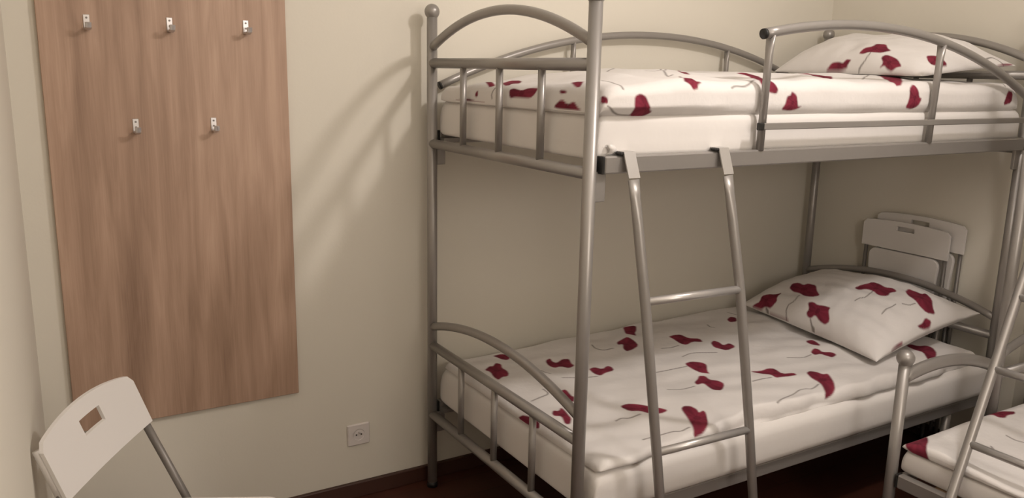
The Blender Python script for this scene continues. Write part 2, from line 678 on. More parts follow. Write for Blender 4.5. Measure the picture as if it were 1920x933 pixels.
class Cloth:
    """grid surface P[i,j]; printed motifs live in its surface coordinates (A,B) in metres"""

    def __init__(self, P, A, B, wrapj):
        self.P, self.A, self.B, self.wrapj = P, A, B, wrapj
        du = np.gradient(P, axis=0)
        dv = np.gradient(P, axis=1)
        N = np.cross(du, dv)
        N /= np.linalg.norm(N, axis=2)[..., None] + 1e-12
        self.N = N
        self.C = np.empty(P.shape)
        self.C[:] = WHITE
        self.facing = None

    def orient(self, sign):
        self.N *= sign

    def prep(self):
        self.facing = np.einsum('ijk,ijk->ij', self.N, CAM - self.P) > 0
        self.u, self.v = project(self.P)
        self.depth = np.linalg.norm(self.P - CAM, axis=2)

    def to_surface(self, pts):
        out = []
        for (x, y) in pts:
            d2 = (self.u - x) ** 2 + (self.v - y) ** 2
            d2 = np.where(self.facing, d2, 1e9)
            k = np.unravel_index(np.argmin(d2), d2.shape)
            out.append((self.A[k], self.B[k]))
        return out

    def petal(self, poly, tone=1.0):
        poly = chaikin(poly, True)
        p = np.array(poly)
        lo, hi = p.min(0) - 0.01, p.max(0) + 0.01
        sel = (self.A > lo[0]) & (self.A < hi[0]) & (self.B > lo[1]) & (self.B < hi[1])
        ii = np.nonzero(sel)
        a, b = self.A[ii], self.B[ii]
        m = inside(a, b, poly)
        c = p.mean(0)
        ang = np.arctan2(b - c[1], a - c[0])
        sz = max(hi - lo)
        rad = np.hypot(a - c[0], b - c[1]) / sz
        k = tone * (0.92 + 0.22 * np.sin(ang * 3 + c[0] * 40) * np.clip(rad * 3, 0, 1) + 0.10 * np.sin(ang * 11 + c[1] * 30))
        k = np.where(rad < 0.07, k * 0.75, k)
        col = RED[None, :] * k[:, None]
        dist = np.full(a.shape, 9.0)
        for q0, q1 in zip(poly, poly[1:] + poly[:1]):
            dist = np.minimum(dist, seg_dist(a, b, q0, q1))
        al = np.clip(0.5 + np.where(m, dist, -dist) / 0.005, 0, 1)[:, None]
        self.C[ii] = self.C[ii] * (1 - al) + col * al

    def stem(self, pts, wd=0.0032, tone=1.0):
        pts = chaikin(chaikin(pts, False), False)
        p = np.array(pts)
        lo, hi = p.min(0) - 0.02, p.max(0) + 0.02
        sel = (self.A > lo[0]) & (self.A < hi[0]) & (self.B > lo[1]) & (self.B < hi[1])
        ii = np.nonzero(sel)
        a, b = self.A[ii], self.B[ii]
        d = np.full(a.shape, 9.0)
        for q0, q1 in zip(pts[:-1], pts[1:]):
            d = np.minimum(d, seg_dist(a, b, q0, q1))
        k = np.clip(1.35 - d / wd, 0, 1)[:, None] * 0.85
        self.C[ii] = self.C[ii] * (1 - k) + STEM * tone * k

    def motif_px(self, polys, stems=()):
        for s in stems:
            self.stem(self.to_surface(s))
        for q in polys:
            self.petal(self.to_surface(q))

    def free_poppy(self, a, b, size, ang):
        n = 14
        poly = []
        ph = random.random() * 6
        for i in range(n):
            t = 2 * math.pi * i / n
            r = size * (0.62 + 0.25 * math.sin(2 * t + ph) + 0.16 * math.sin(3 * t + ph * 2) + random.uniform(-0.1, 0.1))
            poly.append((a + r * math.cos(t + ang), b + r * 0.75 * math.sin(t + ang)))
        L = size * random.uniform(1.6, 2.4)
        e = (a + L * math.cos(ang + 2.4), b + L * math.sin(ang + 2.4))
        mid = ((a + e[0]) / 2 + size * 0.3, (b + e[1]) / 2 - size * 0.2)
        self.stem([(a, b), mid, e])
        self.petal(poly)

    def build(self, name, parent=None, base=None, close_ends=True, flip=False):
        P = self.P
        ni, nj = P.shape[:2]
        idx = np.arange(ni * nj).reshape(ni, nj)
        if self.wrapj:
            jn = np.roll(idx, -1, axis=1)
            q = np.stack([idx[:-1], idx[1:], jn[1:], jn[:-1]], -1).reshape(-1, 4)
        else:
            q = np.stack([idx[:-1, :-1], idx[1:, :-1], idx[1:, 1:], idx[:-1, 1:]], -1).reshape(-1, 4)
        if flip:
            q = q[:, ::-1]
        base = np.array(base if base is not None else (0, 0, 0), float)
        V = (P.reshape(-1, 3) - base)
        me = bpy.data.meshes.new(name)
        me.vertices.add(len(V))
        me.vertices.foreach_set('co', V.ravel())
        faces = [q]
        nq = len(q)
        loops = q.ravel().tolist()
        starts = list(range(0, nq * 4, 4))
        if close_ends and self.wrapj:
            for e, rev in ((0, False), (ni - 1, True)):
                ring = idx[e].tolist()
                if rev != flip:
                    ring = ring[::-1]
                starts.append(len(loops))
                loops += ring
        me.loops.add(len(loops))
        me.loops.foreach_set('vertex_index', loops)
        me.polygons.add(len(starts))
        me.polygons.foreach_set('loop_start', starts)
        me.polygons.foreach_set('use_smooth', [True] * len(starts))
        me.update(calc_edges=True)
        me.validate()
        ca = me.color_attributes.new('print', 'FLOAT_COLOR', 'POINT')
        rgba = np.ones((len(V), 4))
        rgba[:, :3] = np.clip(self.C.reshape(-1, 3), 0, 1)
        ca.data.foreach_set('color', rgba.ravel())
        me.materials.append(M['print'])
        o = bpy.data.objects.new(name, me)
        COL.objects.link(o)
        o.location = base
        if parent:
            o.parent = parent
        return o


def wrinkle(x, y, seed, amp, wl):
    """smooth random waves, the same at a place whatever the mesh"""
    r = np.random.default_rng(seed)
    z = np.zeros(np.shape(x))
    for k in range(9):
        a = r.uniform(0, math.pi)
        f = 2 * math.pi / (wl * r.uniform(0.6, 1.7))
        z = z + r.uniform(0.4, 1) * np.sin((x * math.cos(a) + y * math.sin(a)) * f + r.uniform(0, 6.28) + 0.8 * np.sin(y * f * 0.31 + k))
    return z / 9 * 2.0 * amp


def slab(l0, l1, w0, w1, zb, zt, n_len, step, r=0.04, endr=0.05, axis='x', top=None, front=None, bot_step=0.06, ep=2.0):
    """soft rectangular bedding. l: length range, w: width range with w0 the room side.
    top(l, w) adds height on the upper face, front(l) moves the room side outward"""
    sgn = 1.0 if w1 > w0 else -1.0
    wd, h = abs(w1 - w0), zt - zb
    r = min(r, h * 0.48)
    loop = []            # (w offset from room side, z 0..1, outward weight of front)
    n = max(3, int(r * math.pi / 2 / step))
    for k in range(n):
        t = math.pi / 2 * k / n
        loop.append((r - r * math.sin(t), r - r * math.cos(t)))
    nz = max(2, int((h - 2 * r) / step))
    for k in range(nz):
        loop.append((0.0, r + (h - 2 * r) * k / nz))
    for k in range(n):
        t = math.pi / 2 * k / n
        loop.append((r - r * math.cos(t), h - r + r * math.sin(t)))
    nt_ = max(4, int((wd - 2 * r) / step))
    for k in range(nt_):
        loop.append((r + (wd - 2 * r) * k / nt_, h))
    for k in range(n):
        t = math.pi / 2 * k / n
        loop.append((wd - r + r * math.sin(t), h - r + r * math.cos(t)))
    for k in range(nz):
        loop.append((wd, h - r - (h - 2 * r) * k / nz))
    for k in range(n):
        t = math.pi / 2 * k / n
        loop.append((wd - r + r * math.cos(t), r - r * math.sin(t)))
    nb = max(3, int((wd - 2 * r) / bot_step))
    for k in range(nb):
        loop.append((wd - r - (wd - 2 * r) * k / nb, 0.0))
    loop = np.array(loop)
    s = np.concatenate([[0], np.cumsum(np.hypot(*np.diff(loop, axis=0).T))])
    ne = max(8, int(n_len * 0.05))
    tq = np.linspace(0, math.pi / 2, ne, endpoint=False)
    ea = endr * (1 - np.cos(tq))
    ls = np.concatenate([l0 + ea, np.linspace(l0 + endr, l1 - endr, n_len - 2 * ne), (l1 - ea)[::-1]])
    n_len = len(ls)
    xa = np.zeros(n_len)
    xa[1:] = np.cumsum(np.diff(ls))
    ar = (endr + h * 0.9) / 2
    xa = ls.copy()
    xa[:ne] = l0 + endr - (math.pi / 2 - tq) * ar
    xa[-ne:] = (l1 - endr + (math.pi / 2 - tq) * ar)[::-1]
    Lg, J = np.meshgrid(ls, np.arange(len(loop)), indexing='ij')
    W = loop[:, 0][None, :] + np.zeros_like(Lg)
    Z = loop[:, 1][None, :] + np.zeros_like(Lg)
    d = np.minimum(Lg - l0, l1 - Lg)
    e = np.clip(1 - (1 - np.clip(d / endr, 0.0, 1)) ** ep, 0, 1) ** (1 / ep)
    Z = h * 0.10 + (Z - h * 0.10) * (0.05 + 0.95 * e)
    W = wd / 2 + (W - wd / 2) * (1 - 0.02 * (1 - e))
    if front is not None:
        fw = np.clip(1 - W / (wd * 0.25), 0, 1) * np.clip(Z / (h * 0.3), 0.0, 1)
        W = W - front(Lg) * fw
    wabs = w0 + sgn * W
    if top is not None:
        Z = Z + top(Lg, wabs) * np.clip(Z / h, 0, 1) ** 1.5 * np.clip(e, 0.3, 1)
    z = zb + Z
    if axis == 'x':
        P = np.stack([Lg, wabs, z], -1)
    else:
        P = np.stack([wabs, Lg, z], -1)
    B = s[None, :] + np.zeros_like(Lg)
    c = Cloth(P, xa[:, None] + np.zeros_like(Lg), B, True)
    # make normals point outward
    ctr = P.mean((0, 1))
    k = (n_len // 2, n + nz + n + nt_ // 2)
    flip = c.N[k][2] < 0
    if flip:
        c.N *= -1
    c.flip = not flip
    c.prep()
    c.facing[:, n + nz + n + nt_ + n:] = False      # print is laid from the room side and the top only
    return c


def mattress(name, label, *a, **k):
    c = slab(*a, **k)
    P = c.P
    base = (float((P[..., 0].min() + P[..., 0].max()) / 2), float((P[..., 1].min() + P[..., 1].max()) / 2), float(P[..., 2].min()))
    o = c.build(name, base=base, flip=c.flip)
    o.data.materials.clear()
    o.data.materials.append(M['sheet'])
    return tag(o, label, 'mattress')


def px(region, scale, pts):
    return [(region[0] + x / scale, region[1] + y / scale) for x, y in pts]


def base_of(c):
    P = c.P
    return (float(P[..., 0].mean()), float(P[..., 1].mean()), float(P[..., 2].min()))


um = mattress('mattress', 'white sheeted mattress on the upper bunk along the back wall', 0.026, 2.016, -0.936, -0.004, 1.347, 1.470, 90, 0.02,
         r=0.025, endr=0.04, ep=3.5, top=lambda l, w_: wrinkle(l, w_, 3, 0.003, 0.4))
mattress('mattress', 'white sheeted mattress on the lower bunk behind the upright ladder', 0.030, 2.012, -0.985, -0.0, 0.342, 0.478, 90, 0.02,
         r=0.032, endr=0.04, ep=3.5, top=lambda l, w_: wrinkle(l, w_, 4, 0.003, 0.4))
mattress('mattress', 'white sheeted wide mattress under the slanting ladder', BY1 + 0.03, BY0 - 0.022, BX0 + 0.004, BX2 - 0.012, 0.342, 0.430, 90, 0.02,
         r=0.03, endr=0.04, ep=3.5, axis='y', top=lambda l, w_: wrinkle(l, w_, 5, 0.003, 0.4))

tv = []
for i in range(5):
    t = i / 4
    for dx in (0.0, 0.022):
        tv.append((0.054 + dx + 0.004 * math.sin(t * 5), -0.9390 - 0.012 * math.sin(t * 2.6) - (0.0015 if i % 2 else 0), 1.366 + 0.026 * t))
        tv.append((0.054 + dx + 0.004 * math.sin(t * 5), -0.9350 - 0.012 * math.sin(t * 2.6), 1.366 + 0.026 * t))
tf = []
for i in range(4):
    a = i * 4
    tf += [(a, a + 2, a + 6, a + 4), (a + 1, a + 5, a + 7, a + 3), (a, a + 4, a + 5, a + 1), (a + 2, a + 3, a + 7, a + 6)]
put('care_tag', (tv, tf), M['plastic'], um, True)

# --- duvet of the lower bunk
A_, AS = (880, 580), 3.3333
B_, BS = (1200, 560), 3.331
C_, CS = (1380, 580), 3.331
D_, DS = (1390, 480), 4.443
E_, ES = (1590, 500), 4.241
F_, FS = (820, 110), 4.364
G_, GS = (1120, 100), 4.364
H_, HS = (1380, 0), 2.593
I_, IS = (1500, 0), 4.571
J_, JS = (1680, 740), 4.833

dl = slab(0.045, 1.93, -0.965, -0.012, 0.474, 0.516, 540, 0.0036, r=0.028, endr=0.05,
          top=lambda l, w_: wrinkle(l, w_, 21, 0.010, 0.45) + wrinkle(l, w_, 22, 0.0055, 0.15) + 0.018 * sm(0.25, 0.9, l) - 0.012 * sm(-0.25, -0.02, w_),
          front=lambda l: 0.016 * np.sin(l * 5.1 + 0.6) + 0.008 * np.sin(l * 17) + 0.004 * np.sin(l * 43))
dl.motif_px(
    [px(A_, AS, q) for q in (
        [(145, 290), (200, 278), (240, 282), (255, 305), (235, 316), (200, 310), (170, 296)],
        [(95, 378), (125, 355), (145, 355), (165, 333), (200, 340), (205, 365), (248, 395), (240, 415), (205, 420), (185, 440), (150, 420), (130, 390)],
        [(475, 320), (505, 305), (520, 328), (548, 332), (580, 310), (625, 307), (640, 338), (658, 348), (625, 367), (570, 355), (530, 365), (495, 350)],
        [(747, 372), (780, 360), (830, 372), (860, 350), (885, 355), (905, 380), (850, 395), (820, 415), (775, 400)],
        [(570, 505), (605, 498), (640, 540), (660, 545), (655, 580), (620, 570), (595, 540)],
        [(515, 650), (525, 630), (560, 635), (575, 610), (620, 660), (640, 680), (635, 715), (600, 715), (575, 665), (530, 665)],
        [(290, 700), (345, 655), (440, 700), (440, 740), (420, 745), (345, 750)],
        [(960, 110), (1045, 100), (1045, 130), (1035, 145), (1045, 165), (1005, 155), (975, 150), (965, 125)],
        [(920, 205), (955, 185), (985, 170), (1035, 195), (1058, 225), (1020, 250), (985, 262), (960, 245), (962, 215), (930, 220)],
        [(935, 605), (985, 590), (1045, 588), (1110, 600), (1190, 615), (1245, 628), (1200, 650), (1120, 650), (1070, 635), (1000, 635)])]
    + [px(B_, BS, q) for q in (
        [(175, 235), (215, 225), (255, 222), (300, 245), (375, 248), (395, 268), (330, 265), (290, 288), (255, 280), (205, 250)],
        [(440, 275), (460, 260), (495, 270), (520, 290), (560, 275), (600, 298), (545, 322), (500, 312), (460, 300)],
        [(275, 405), (320, 390), (385, 395), (415, 410), (420, 450), (438, 468), (375, 460), (335, 440)],
        [(340, 520), (362, 500), (365, 478), (410, 482), (435, 505), (490, 510), (527, 530), (510, 570), (460, 568), (420, 545), (395, 525), (355, 538)],
        [(255, 685), (275, 668), (320, 668), (355, 690), (370, 710), (395, 695), (415, 712), (427, 770), (410, 820), (385, 850), (330, 868), (325, 795), (290, 735)],
        [(540, 130), (560, 110), (600, 115), (605, 140), (560, 145)])]
    + [px(C_, CS, q) for q in (
        [(85, 385), (150, 382), (200, 365), (240, 368), (290, 400), (360, 395), (383, 408), (330, 418), (290, 420), (250, 425), (215, 405), (160, 400)],
        [(440, 395), (460, 383), (500, 388), (540, 405), (570, 398), (590, 415), (615, 455), (620, 500), (600, 535), (545, 568), (535, 470), (505, 445), (465, 425)],
        [(430, 198), (475, 188), (505, 205), (530, 228), (480, 220)],
        [(465, 265), (485, 243), (520, 248), (540, 265), (600, 265), (632, 280), (600, 300), (565, 288), (530, 275), (490, 283)])]
    + [px(E_, ES, [(460, 625), (490, 613), (560, 630), (620, 625), (670, 640), (710, 690), (705, 735), (630, 745), (600, 680), (530, 660)])],
    [px(A_, AS, q) for q in (
        [(390, 572), (440, 550), (500, 525), (460, 495)], [(765, 220), (790, 245), (840, 255), (900, 240)], [(450, 380), (480, 395), (510, 400)],
        [(580, 425), (660, 425), (800, 415)], [(918, 695), (950, 678), (1000, 680), (1070, 650)])]
    + [px(B_, BS, q) for q in (
        [(135, 308), (200, 305), (240, 290)], [(265, 360), (310, 340), (400, 335), (480, 335)], [(95, 458), (180, 445), (290, 420)],
        [(170, 565), (260, 565), (340, 545)], [(420, 160), (440, 175), (465, 178)], [(20, 880), (130, 850), (200, 825), (260, 825), (310, 800)],
        [(705, 515), (760, 498), (820, 490)], [(548, 85), (600, 100)])]
    + [px(C_, CS, q) for q in ([(258, 580), (330, 540), (390, 505), (440, 492), (475, 497), (515, 465)], [(320, 300), (420, 303), (470, 280)])])
tag(dl.build('duvet', base=base_of(dl), flip=dl.flip), 'white duvet with dark red poppies spread on the lower bunk', 'duvet')

# --- duvet of the upper bunk
du = slab(0.024, 1.975, -0.945, -0.012, 1.460, 1.562, 550, 0.0036, r=0.038, endr=0.06,
          top=lambda l, w_: (wrinkle(l, w_, 31, 0.007, 0.4) + wrinkle(l, w_, 32, 0.0042, 0.13)
                             - 0.024 * (1 - sm(0.08, 0.34, l)) * (1 - 0.3 * sm(-0.5, -0.8, w_)) + 0.022 * np.exp(-((l - 0.20) / 0.07) ** 2 - ((w_ + 0.72) / 0.16) ** 2)
                             + 0.022 * sm(0.15, 0.5, l) * sm(-0.96, -0.6, w_) * (1 - 0.5 * sm(1.5, 1.9, l)) - 0.02 * sm(-0.3, -0.02, w_)),
          front=lambda l: (0.012 + 0.008 * np.sin(l * 9.0)) * (1 - sm(0.40, 0.55, l)) + 0.002 * np.sin(l * 19))
du.motif_px(
    [px(F_, FS, q) for q in (
        [(540, 195), (590, 180), (690, 178), (680, 200), (600, 215), (545, 222)],
        [(590, 255), (630, 240), (690, 262), (750, 240), (830, 240), (800, 290), (760, 325), (690, 322), (640, 315), (590, 318)],
        [(415, 215), (480, 215), (450, 230), (415, 235)],
        [(305, 300), (320, 268), (335, 265), (335, 300), (320, 315)],
        [(150, 340), (250, 325), (330, 350), (400, 370), (300, 370), (230, 360), (160, 352)],
        [(945, 400), (1020, 330), (1065, 380), (1120, 345), (1145, 400), (1185, 435), (1080, 425), (985, 425)],
        [(1000, 255), (1050, 258), (1065, 285), (1010, 285)],
        [(1095, 200), (1130, 185), (1225, 185), (1180, 232), (1130, 232)],
        [(1340, 310), (1390, 320), (1390, 375), (1335, 375)],
        [(1560, 470), (1610, 390), (1615, 310), (1660, 285), (1710, 305), (1735, 370), (1735, 420), (1755, 435), (1700, 460), (1640, 475)])]
    + [px(G_, GS, q) for q in (
        [(560, 140), (680, 142), (770, 175), (690, 165), (640, 150)],
        [(660, 175), (720, 210), (790, 225), (855, 235), (825, 260), (820, 295), (785, 298), (755, 255), (700, 220)],
        [(1130, 162), (1200, 158), (1290, 180), (1330, 190), (1400, 220), (1460, 255), (1482, 300), (1470, 330), (1410, 325), (1330, 265), (1290, 210), (1220, 180)],
        [(1500, 460), (1540, 400), (1550, 350), (1580, 345), (1590, 312), (1630, 340), (1640, 400), (1640, 430), (1672, 435), (1620, 460), (1570, 468)],
        [(1620, 162), (1760, 170), (1850, 185), (1920, 190), (1920, 222), (1860, 205), (1740, 180)])]
    + [px(H_, HS, q) for q in (
        [(690, 358), (740, 368), (790, 385), (808, 412), (770, 418), (735, 390)],
        [(820, 525), (840, 480), (840, 430), (860, 410), (885, 440), (890, 470), (905, 480), (880, 515), (850, 530)],
        [(1295, 515), (1320, 440), (1345, 450), (1340, 500)])],
    [px(F_, FS, q) for q in (
        [(1390, 390), (1430, 430), (1480, 460), (1570, 465)], [(475, 240), (445, 290), (445, 320)], [(1390, 105), (1450, 78)],
        [(1345, 180), (1440, 200), (1520, 250)])]
    + [px(G_, GS, q) for q in (
        [(390, 142), (500, 147), (560, 130)], [(480, 180), (560, 195), (620, 175)], [(1100, 282), (1130, 265), (1200, 272), (1250, 250), (1290, 215)])]
    + [px(H_, HS, q) for q in ([(615, 385), (660, 380), (695, 370)], [(1200, 388), (1260, 395), (1310, 420)])])
tag(du.build('duvet', base=base_of(du), flip=du.flip), 'thick white duvet with red poppies folded on the upper bunk behind the footboard', 'duvet')

# --- duvet of the wide lower bed
d2 = slab(BY1 + 0.05, BY0 - 0.020, BX0 - 0.005, BX2 - 0.05, 0.426, 0.452, 500, 0.0042, r=0.018, endr=0.05, axis='y',
          top=lambda l, w_: wrinkle(l, w_, 41, 0.010, 0.45) + wrinkle(l, w_, 42, 0.003, 0.13) + 0.012 * sm(1.1, 1.5, w_),
          front=lambda l: 0.005 * np.sin(l * 6.0 + 0.6))
d2.motif_px(
    [px(J_, JS, q) for q in (
        [(90, 445), (110, 415), (160, 360), (205, 370), (270, 360), (292, 400), (280, 450), (280, 520), (315, 600), (240, 590), (150, 540), (105, 495)],
        [(745, 165), (840, 140), (910, 125), (1000, 150), (1080, 150), (1080, 172), (1010, 180), (990, 210), (920, 205), (870, 180), (800, 180)])],
    [px(J_, JS, q) for q in ([(860, 460), (920, 530), (980, 575), (1060, 612), (1160, 622)], [(1000, 370), (1080, 410), (1160, 435)])])
for k in range(40):
    a, b = random.uniform(BY1 + 0.2, BY0 - 0.1), random.uniform(0.1, 1.3)
    if a > -1.62 and b < 1.0:
        continue
    d2.free_poppy(a, b, random.uniform(0.04, 0.06), random.uniform(0, 6.28))
tag(d2.build('duvet', base=base_of(d2), flip=d2.flip), 'white duvet with red poppies under the slanting ladder', 'duvet')

# upper bunk of the second bed: its mattress and a duvet, beyond the frame
mattress('mattress', 'white sheeted mattress on the upper bunk above the wide bed', BY1 + 0.03, BY0 - 0.022, BX1 + 0.016, BX2 - 0.016, 1.347, 1.470, 60, 0.03,
         r=0.025, endr=0.04, ep=3.5, axis='y')


# --- pillows
def pillow(name, label, c00, c10, c11, c01, puff, sag, n, polys, stems, seed, extra=0):
    """corners: c00 left-back, c10 left-front, c11 right-front, c01 right-back (u: back->front, v: left->right)"""
    c00, c10, c11, c01 = map(np.array, (c00, c10, c11, c01))
    m = 2 * n
    # closed loop in j: top face v from -1 to 1, then the underside back again
    u = np.linspace(-1, 1, n)
    tt = np.linspace(-1, 1, n)
    u = np.sin(u * math.pi / 2) * 0.5 + u * 0.5
    tt = np.sin(tt * math.pi / 2) * 0.5 + tt * 0.5
    vv = np.concatenate([tt, tt[::-1][1:-1]])
    top = np.concatenate([np.ones(n), -np.ones(n - 2)])
    U, V = np.meshgrid(u, vv, indexing='ij')
    T = top[None, :] + np.zeros_like(U)
    # pinched outline: edges curve inwards, corners stay pointed
    k = 0.07
    Us = U * (1 - k * (1 - V ** 2) ** 1.0 * np.abs(U) ** 3)
    Vs = V * (1 - k * (1 - U ** 2) ** 1.0 * np.abs(V) ** 3)
    a, b = (Us + 1) / 2, (Vs + 1) / 2
    P = ((1 - a) * (1 - b))[..., None] * c00 + (a * (1 - b))[..., None] * c10 + (a * b)[..., None] * c11 + ((1 - a) * b)[..., None] * c01
    du_ = (c10 + c11 - c00 - c01)
    dv_ = (c01 + c11 - c00 - c10)
    nrm = np.cross(du_, dv_)
    nrm /= np.linalg.norm(nrm)
    if nrm[2] < 0:
        nrm = -nrm
    prof = (np.clip(1 - np.abs(U) ** 2.4, 0, 1) ** 0.52) * (np.clip(1 - np.abs(V) ** 2.4, 0, 1) ** 0.52)
    h = np.where(T > 0, puff * prof, -sag * prof)
    h = h + np.where(T > 0, 1, 0.3) * (wrinkle(U * 0.4, V * 0.35, seed, 0.012, 0.35) + wrinkle(U * 0.4, V * 0.35, seed + 1, 0.004, 0.10)) * np.clip(prof * 1.6, 0, 1)
    P = P + nrm * h[..., None]
    A = U * 0.4
    Bv = V * 0.3 + np.where(T > 0, 0.0, 5.0)
    c = Cloth(P, A, Bv, True)
    kc = (n // 2, n // 2)
    flip = (c.N[kc] @ nrm) < 0
    if flip:
        c.N *= -1
    c.prep()
    c.facing &= T > 0
    c.motif_px(polys, stems)
    return tag(c.build(name, base=(float(P[..., 0].mean()), float(P[..., 1].mean()), float(P[..., 2].min())), flip=not flip), label, 'pillow')


pillow('pillow', 'plump white pillow with dark red poppies against the arched headboard of the lower bunk',
       (1.505, -0.10, 0.560), (1.365, -0.895, 0.560), (2.015, -0.890, 0.655), (2.015, -0.10, 0.640), 0.125, 0.05, 190,
       [px(D_, DS, q) for q in (
           [(88, 430), (110, 400), (150, 380), (175, 330), (225, 315), (275, 322), (340, 298), (300, 345), (300, 375), (245, 438), (205, 420), (170, 450), (110, 468)],
           [(400, 265), (420, 230), (480, 220), (520, 240), (560, 225), (620, 240), (630, 290), (655, 330), (580, 342), (520, 330), (480, 305), (430, 295)],
           [(545, 470), (560, 440), (555, 385), (600, 380), (640, 410), (700, 410), (742, 425), (725, 455), (735, 540), (700, 572), (650, 540), (615, 490), (575, 522), (550, 500)],
           [(212, 525), (270, 525), (340, 530), (385, 570), (360, 600), (290, 600), (235, 580)],
           [(940, 260), (1000, 240), (1050, 225), (1100, 215), (1150, 230), (1200, 262), (1265, 265), (1298, 295), (1240, 305), (1225, 330), (1140, 325), (1100, 285), (1040, 275), (980, 278)])]
       + [px(E_, ES, q) for q in (
           [(455, 195), (480, 172), (530, 190), (580, 215), (620, 210), (670, 260), (675, 320), (695, 380), (620, 368), (570, 310), (540, 270), (470, 225)],
           [(550, 465), (590, 445), (615, 400), (665, 430), (655, 495), (600, 500), (565, 490)],
           [(355, 650), (400, 610), (435, 595), (435, 640), (390, 680), (358, 700)])],
       [px(D_, DS, q) for q in (
           [(205, 430), (210, 515)], [(490, 325), (440, 375), (395, 400), (375, 450), (370, 550)], [(575, 525), (585, 590), (585, 680)],
           [(1090, 290), (1050, 335), (990, 345), (945, 370)], [(1290, 400), (1220, 430), (1170, 478)])]
       + [px(E_, ES, [(430, 290), (490, 310), (535, 290)])], 51)

pillow('pillow', 'white pillow with red poppies leaning on the headboard of the upper bunk',
       (1.585, -0.10, 1.592), (1.47, -0.87, 1.584), (2.005, -0.895, 1.630), (2.015, -0.10, 1.700), 0.121, 0.015, 190,
       [px(I_, IS, q) for q in (
           [(220, 628), (245, 580), (280, 535), (330, 530), (370, 545), (400, 510), (440, 508), (405, 560), (400, 590), (350, 625), (290, 628)],
           [(500, 460), (550, 410), (620, 398), (660, 375), (740, 380), (755, 415), (785, 435), (700, 455), (640, 450), (590, 445), (545, 465)],
           [(690, 490), (740, 465), (800, 490), (840, 510), (875, 570), (830, 580), (785, 612), (745, 590), (725, 560), (680, 585), (710, 540)],
           [(1080, 478), (1140, 478), (1210, 495), (1270, 565), (1200, 572), (1130, 560), (1095, 525)],
           [(1690, 580), (1740, 545), (1825, 550), (1810, 590), (1750, 625), (1710, 600)])]
       + [px(G_, GS, [(1440, 115), (1500, 70), (1530, 60), (1515, 95), (1480, 122)])],
       [px(I_, IS, q) for q in ([(600, 450), (560, 520), (505, 600)], [(1585, 515), (1650, 490), (1740, 550)])], 61)

# ------------------------------------------------------------------ coat panel with five hooks
cp = thing('coat_panel', 'tall oak laminate wall panel with five small steel coat hooks', 'coat rack', (-0.84, YW, 0.457))
put('board', box(-1.188, -0.491, YW - 0.018, YW - 0.0003, 0.457, 1.985, 0.0015), M['wood'], cp)
hx = [(-1.062, 1.686), (-0.840, 1.688), (-0.617, 1.690), (-0.953, 1.391), (-0.729, 1.392)]
yf = YW - 0.018
for x, z in hx:
    pl = box(x - 0.0085, x + 0.0085, yf - 0.003, yf + 0.0005, z - 0.020, z + 0.022, 0.001)
    prong = tube([(x, yf - 0.001, z - 0.016), (x, yf - 0.034, z - 0.018), (x, yf - 0.046, z - 0.013), (x, yf - 0.049, z - 0.001)],
                 0.004, 10, radii=[(0.0085, 0.0045)] * 4)
    hk = put('hook', merge(pl, prong), M['steel'], cp)
    for dz in (0.013, -0.003):
        put('screw', tube([(x, yf - 0.002, z + dz), (x, yf - 0.0042, z + dz)], 0.0030, 10), M['tube'], hk)

# ------------------------------------------------------------------ power socket
sk = thing('power_socket', 'small white square wall socket low beside the bunk', 'socket', (-0.271, YW, 0.248))
put('plate', box(-0.314, -0.228, YW - 0.010, YW, 0.206, 0.290, 0.004), M['socket'], sk)
rv, rf = [], []
nseg = 24
for rr, yy in ((0.024, YW - 0.0108), (0.0205, YW - 0.0108), (0.0195, YW - 0.0045)):
    for k in range(nseg):
        t = 2 * math.pi * k / nseg
        rv.append((-0.271 + rr * math.cos(t), yy, 0.248 + rr * math.sin(t)))
for i in range(2):
    for k in range(nseg):
        k2 = (k + 1) % nseg
        rf.append((i * nseg + k, i * nseg + k2, (i + 1) * nseg + k2, (i + 1) * nseg + k))
put('socket_ring', (rv, rf), M['socket'], sk, True)
for dx in (-0.0095, 0.0095):
    put('contact_hole', tube([(-0.271 + dx, YW - 0.0098, 0.248), (-0.271 + dx, YW - 0.0106, 0.248)], 0.0032, 10), M['dark'], sk)
put('earth_pin', tube([(-0.271, YW - 0.009, 0.258), (-0.271, YW - 0.022, 0.258)], 0.0027, 10), M['steel'], sk)


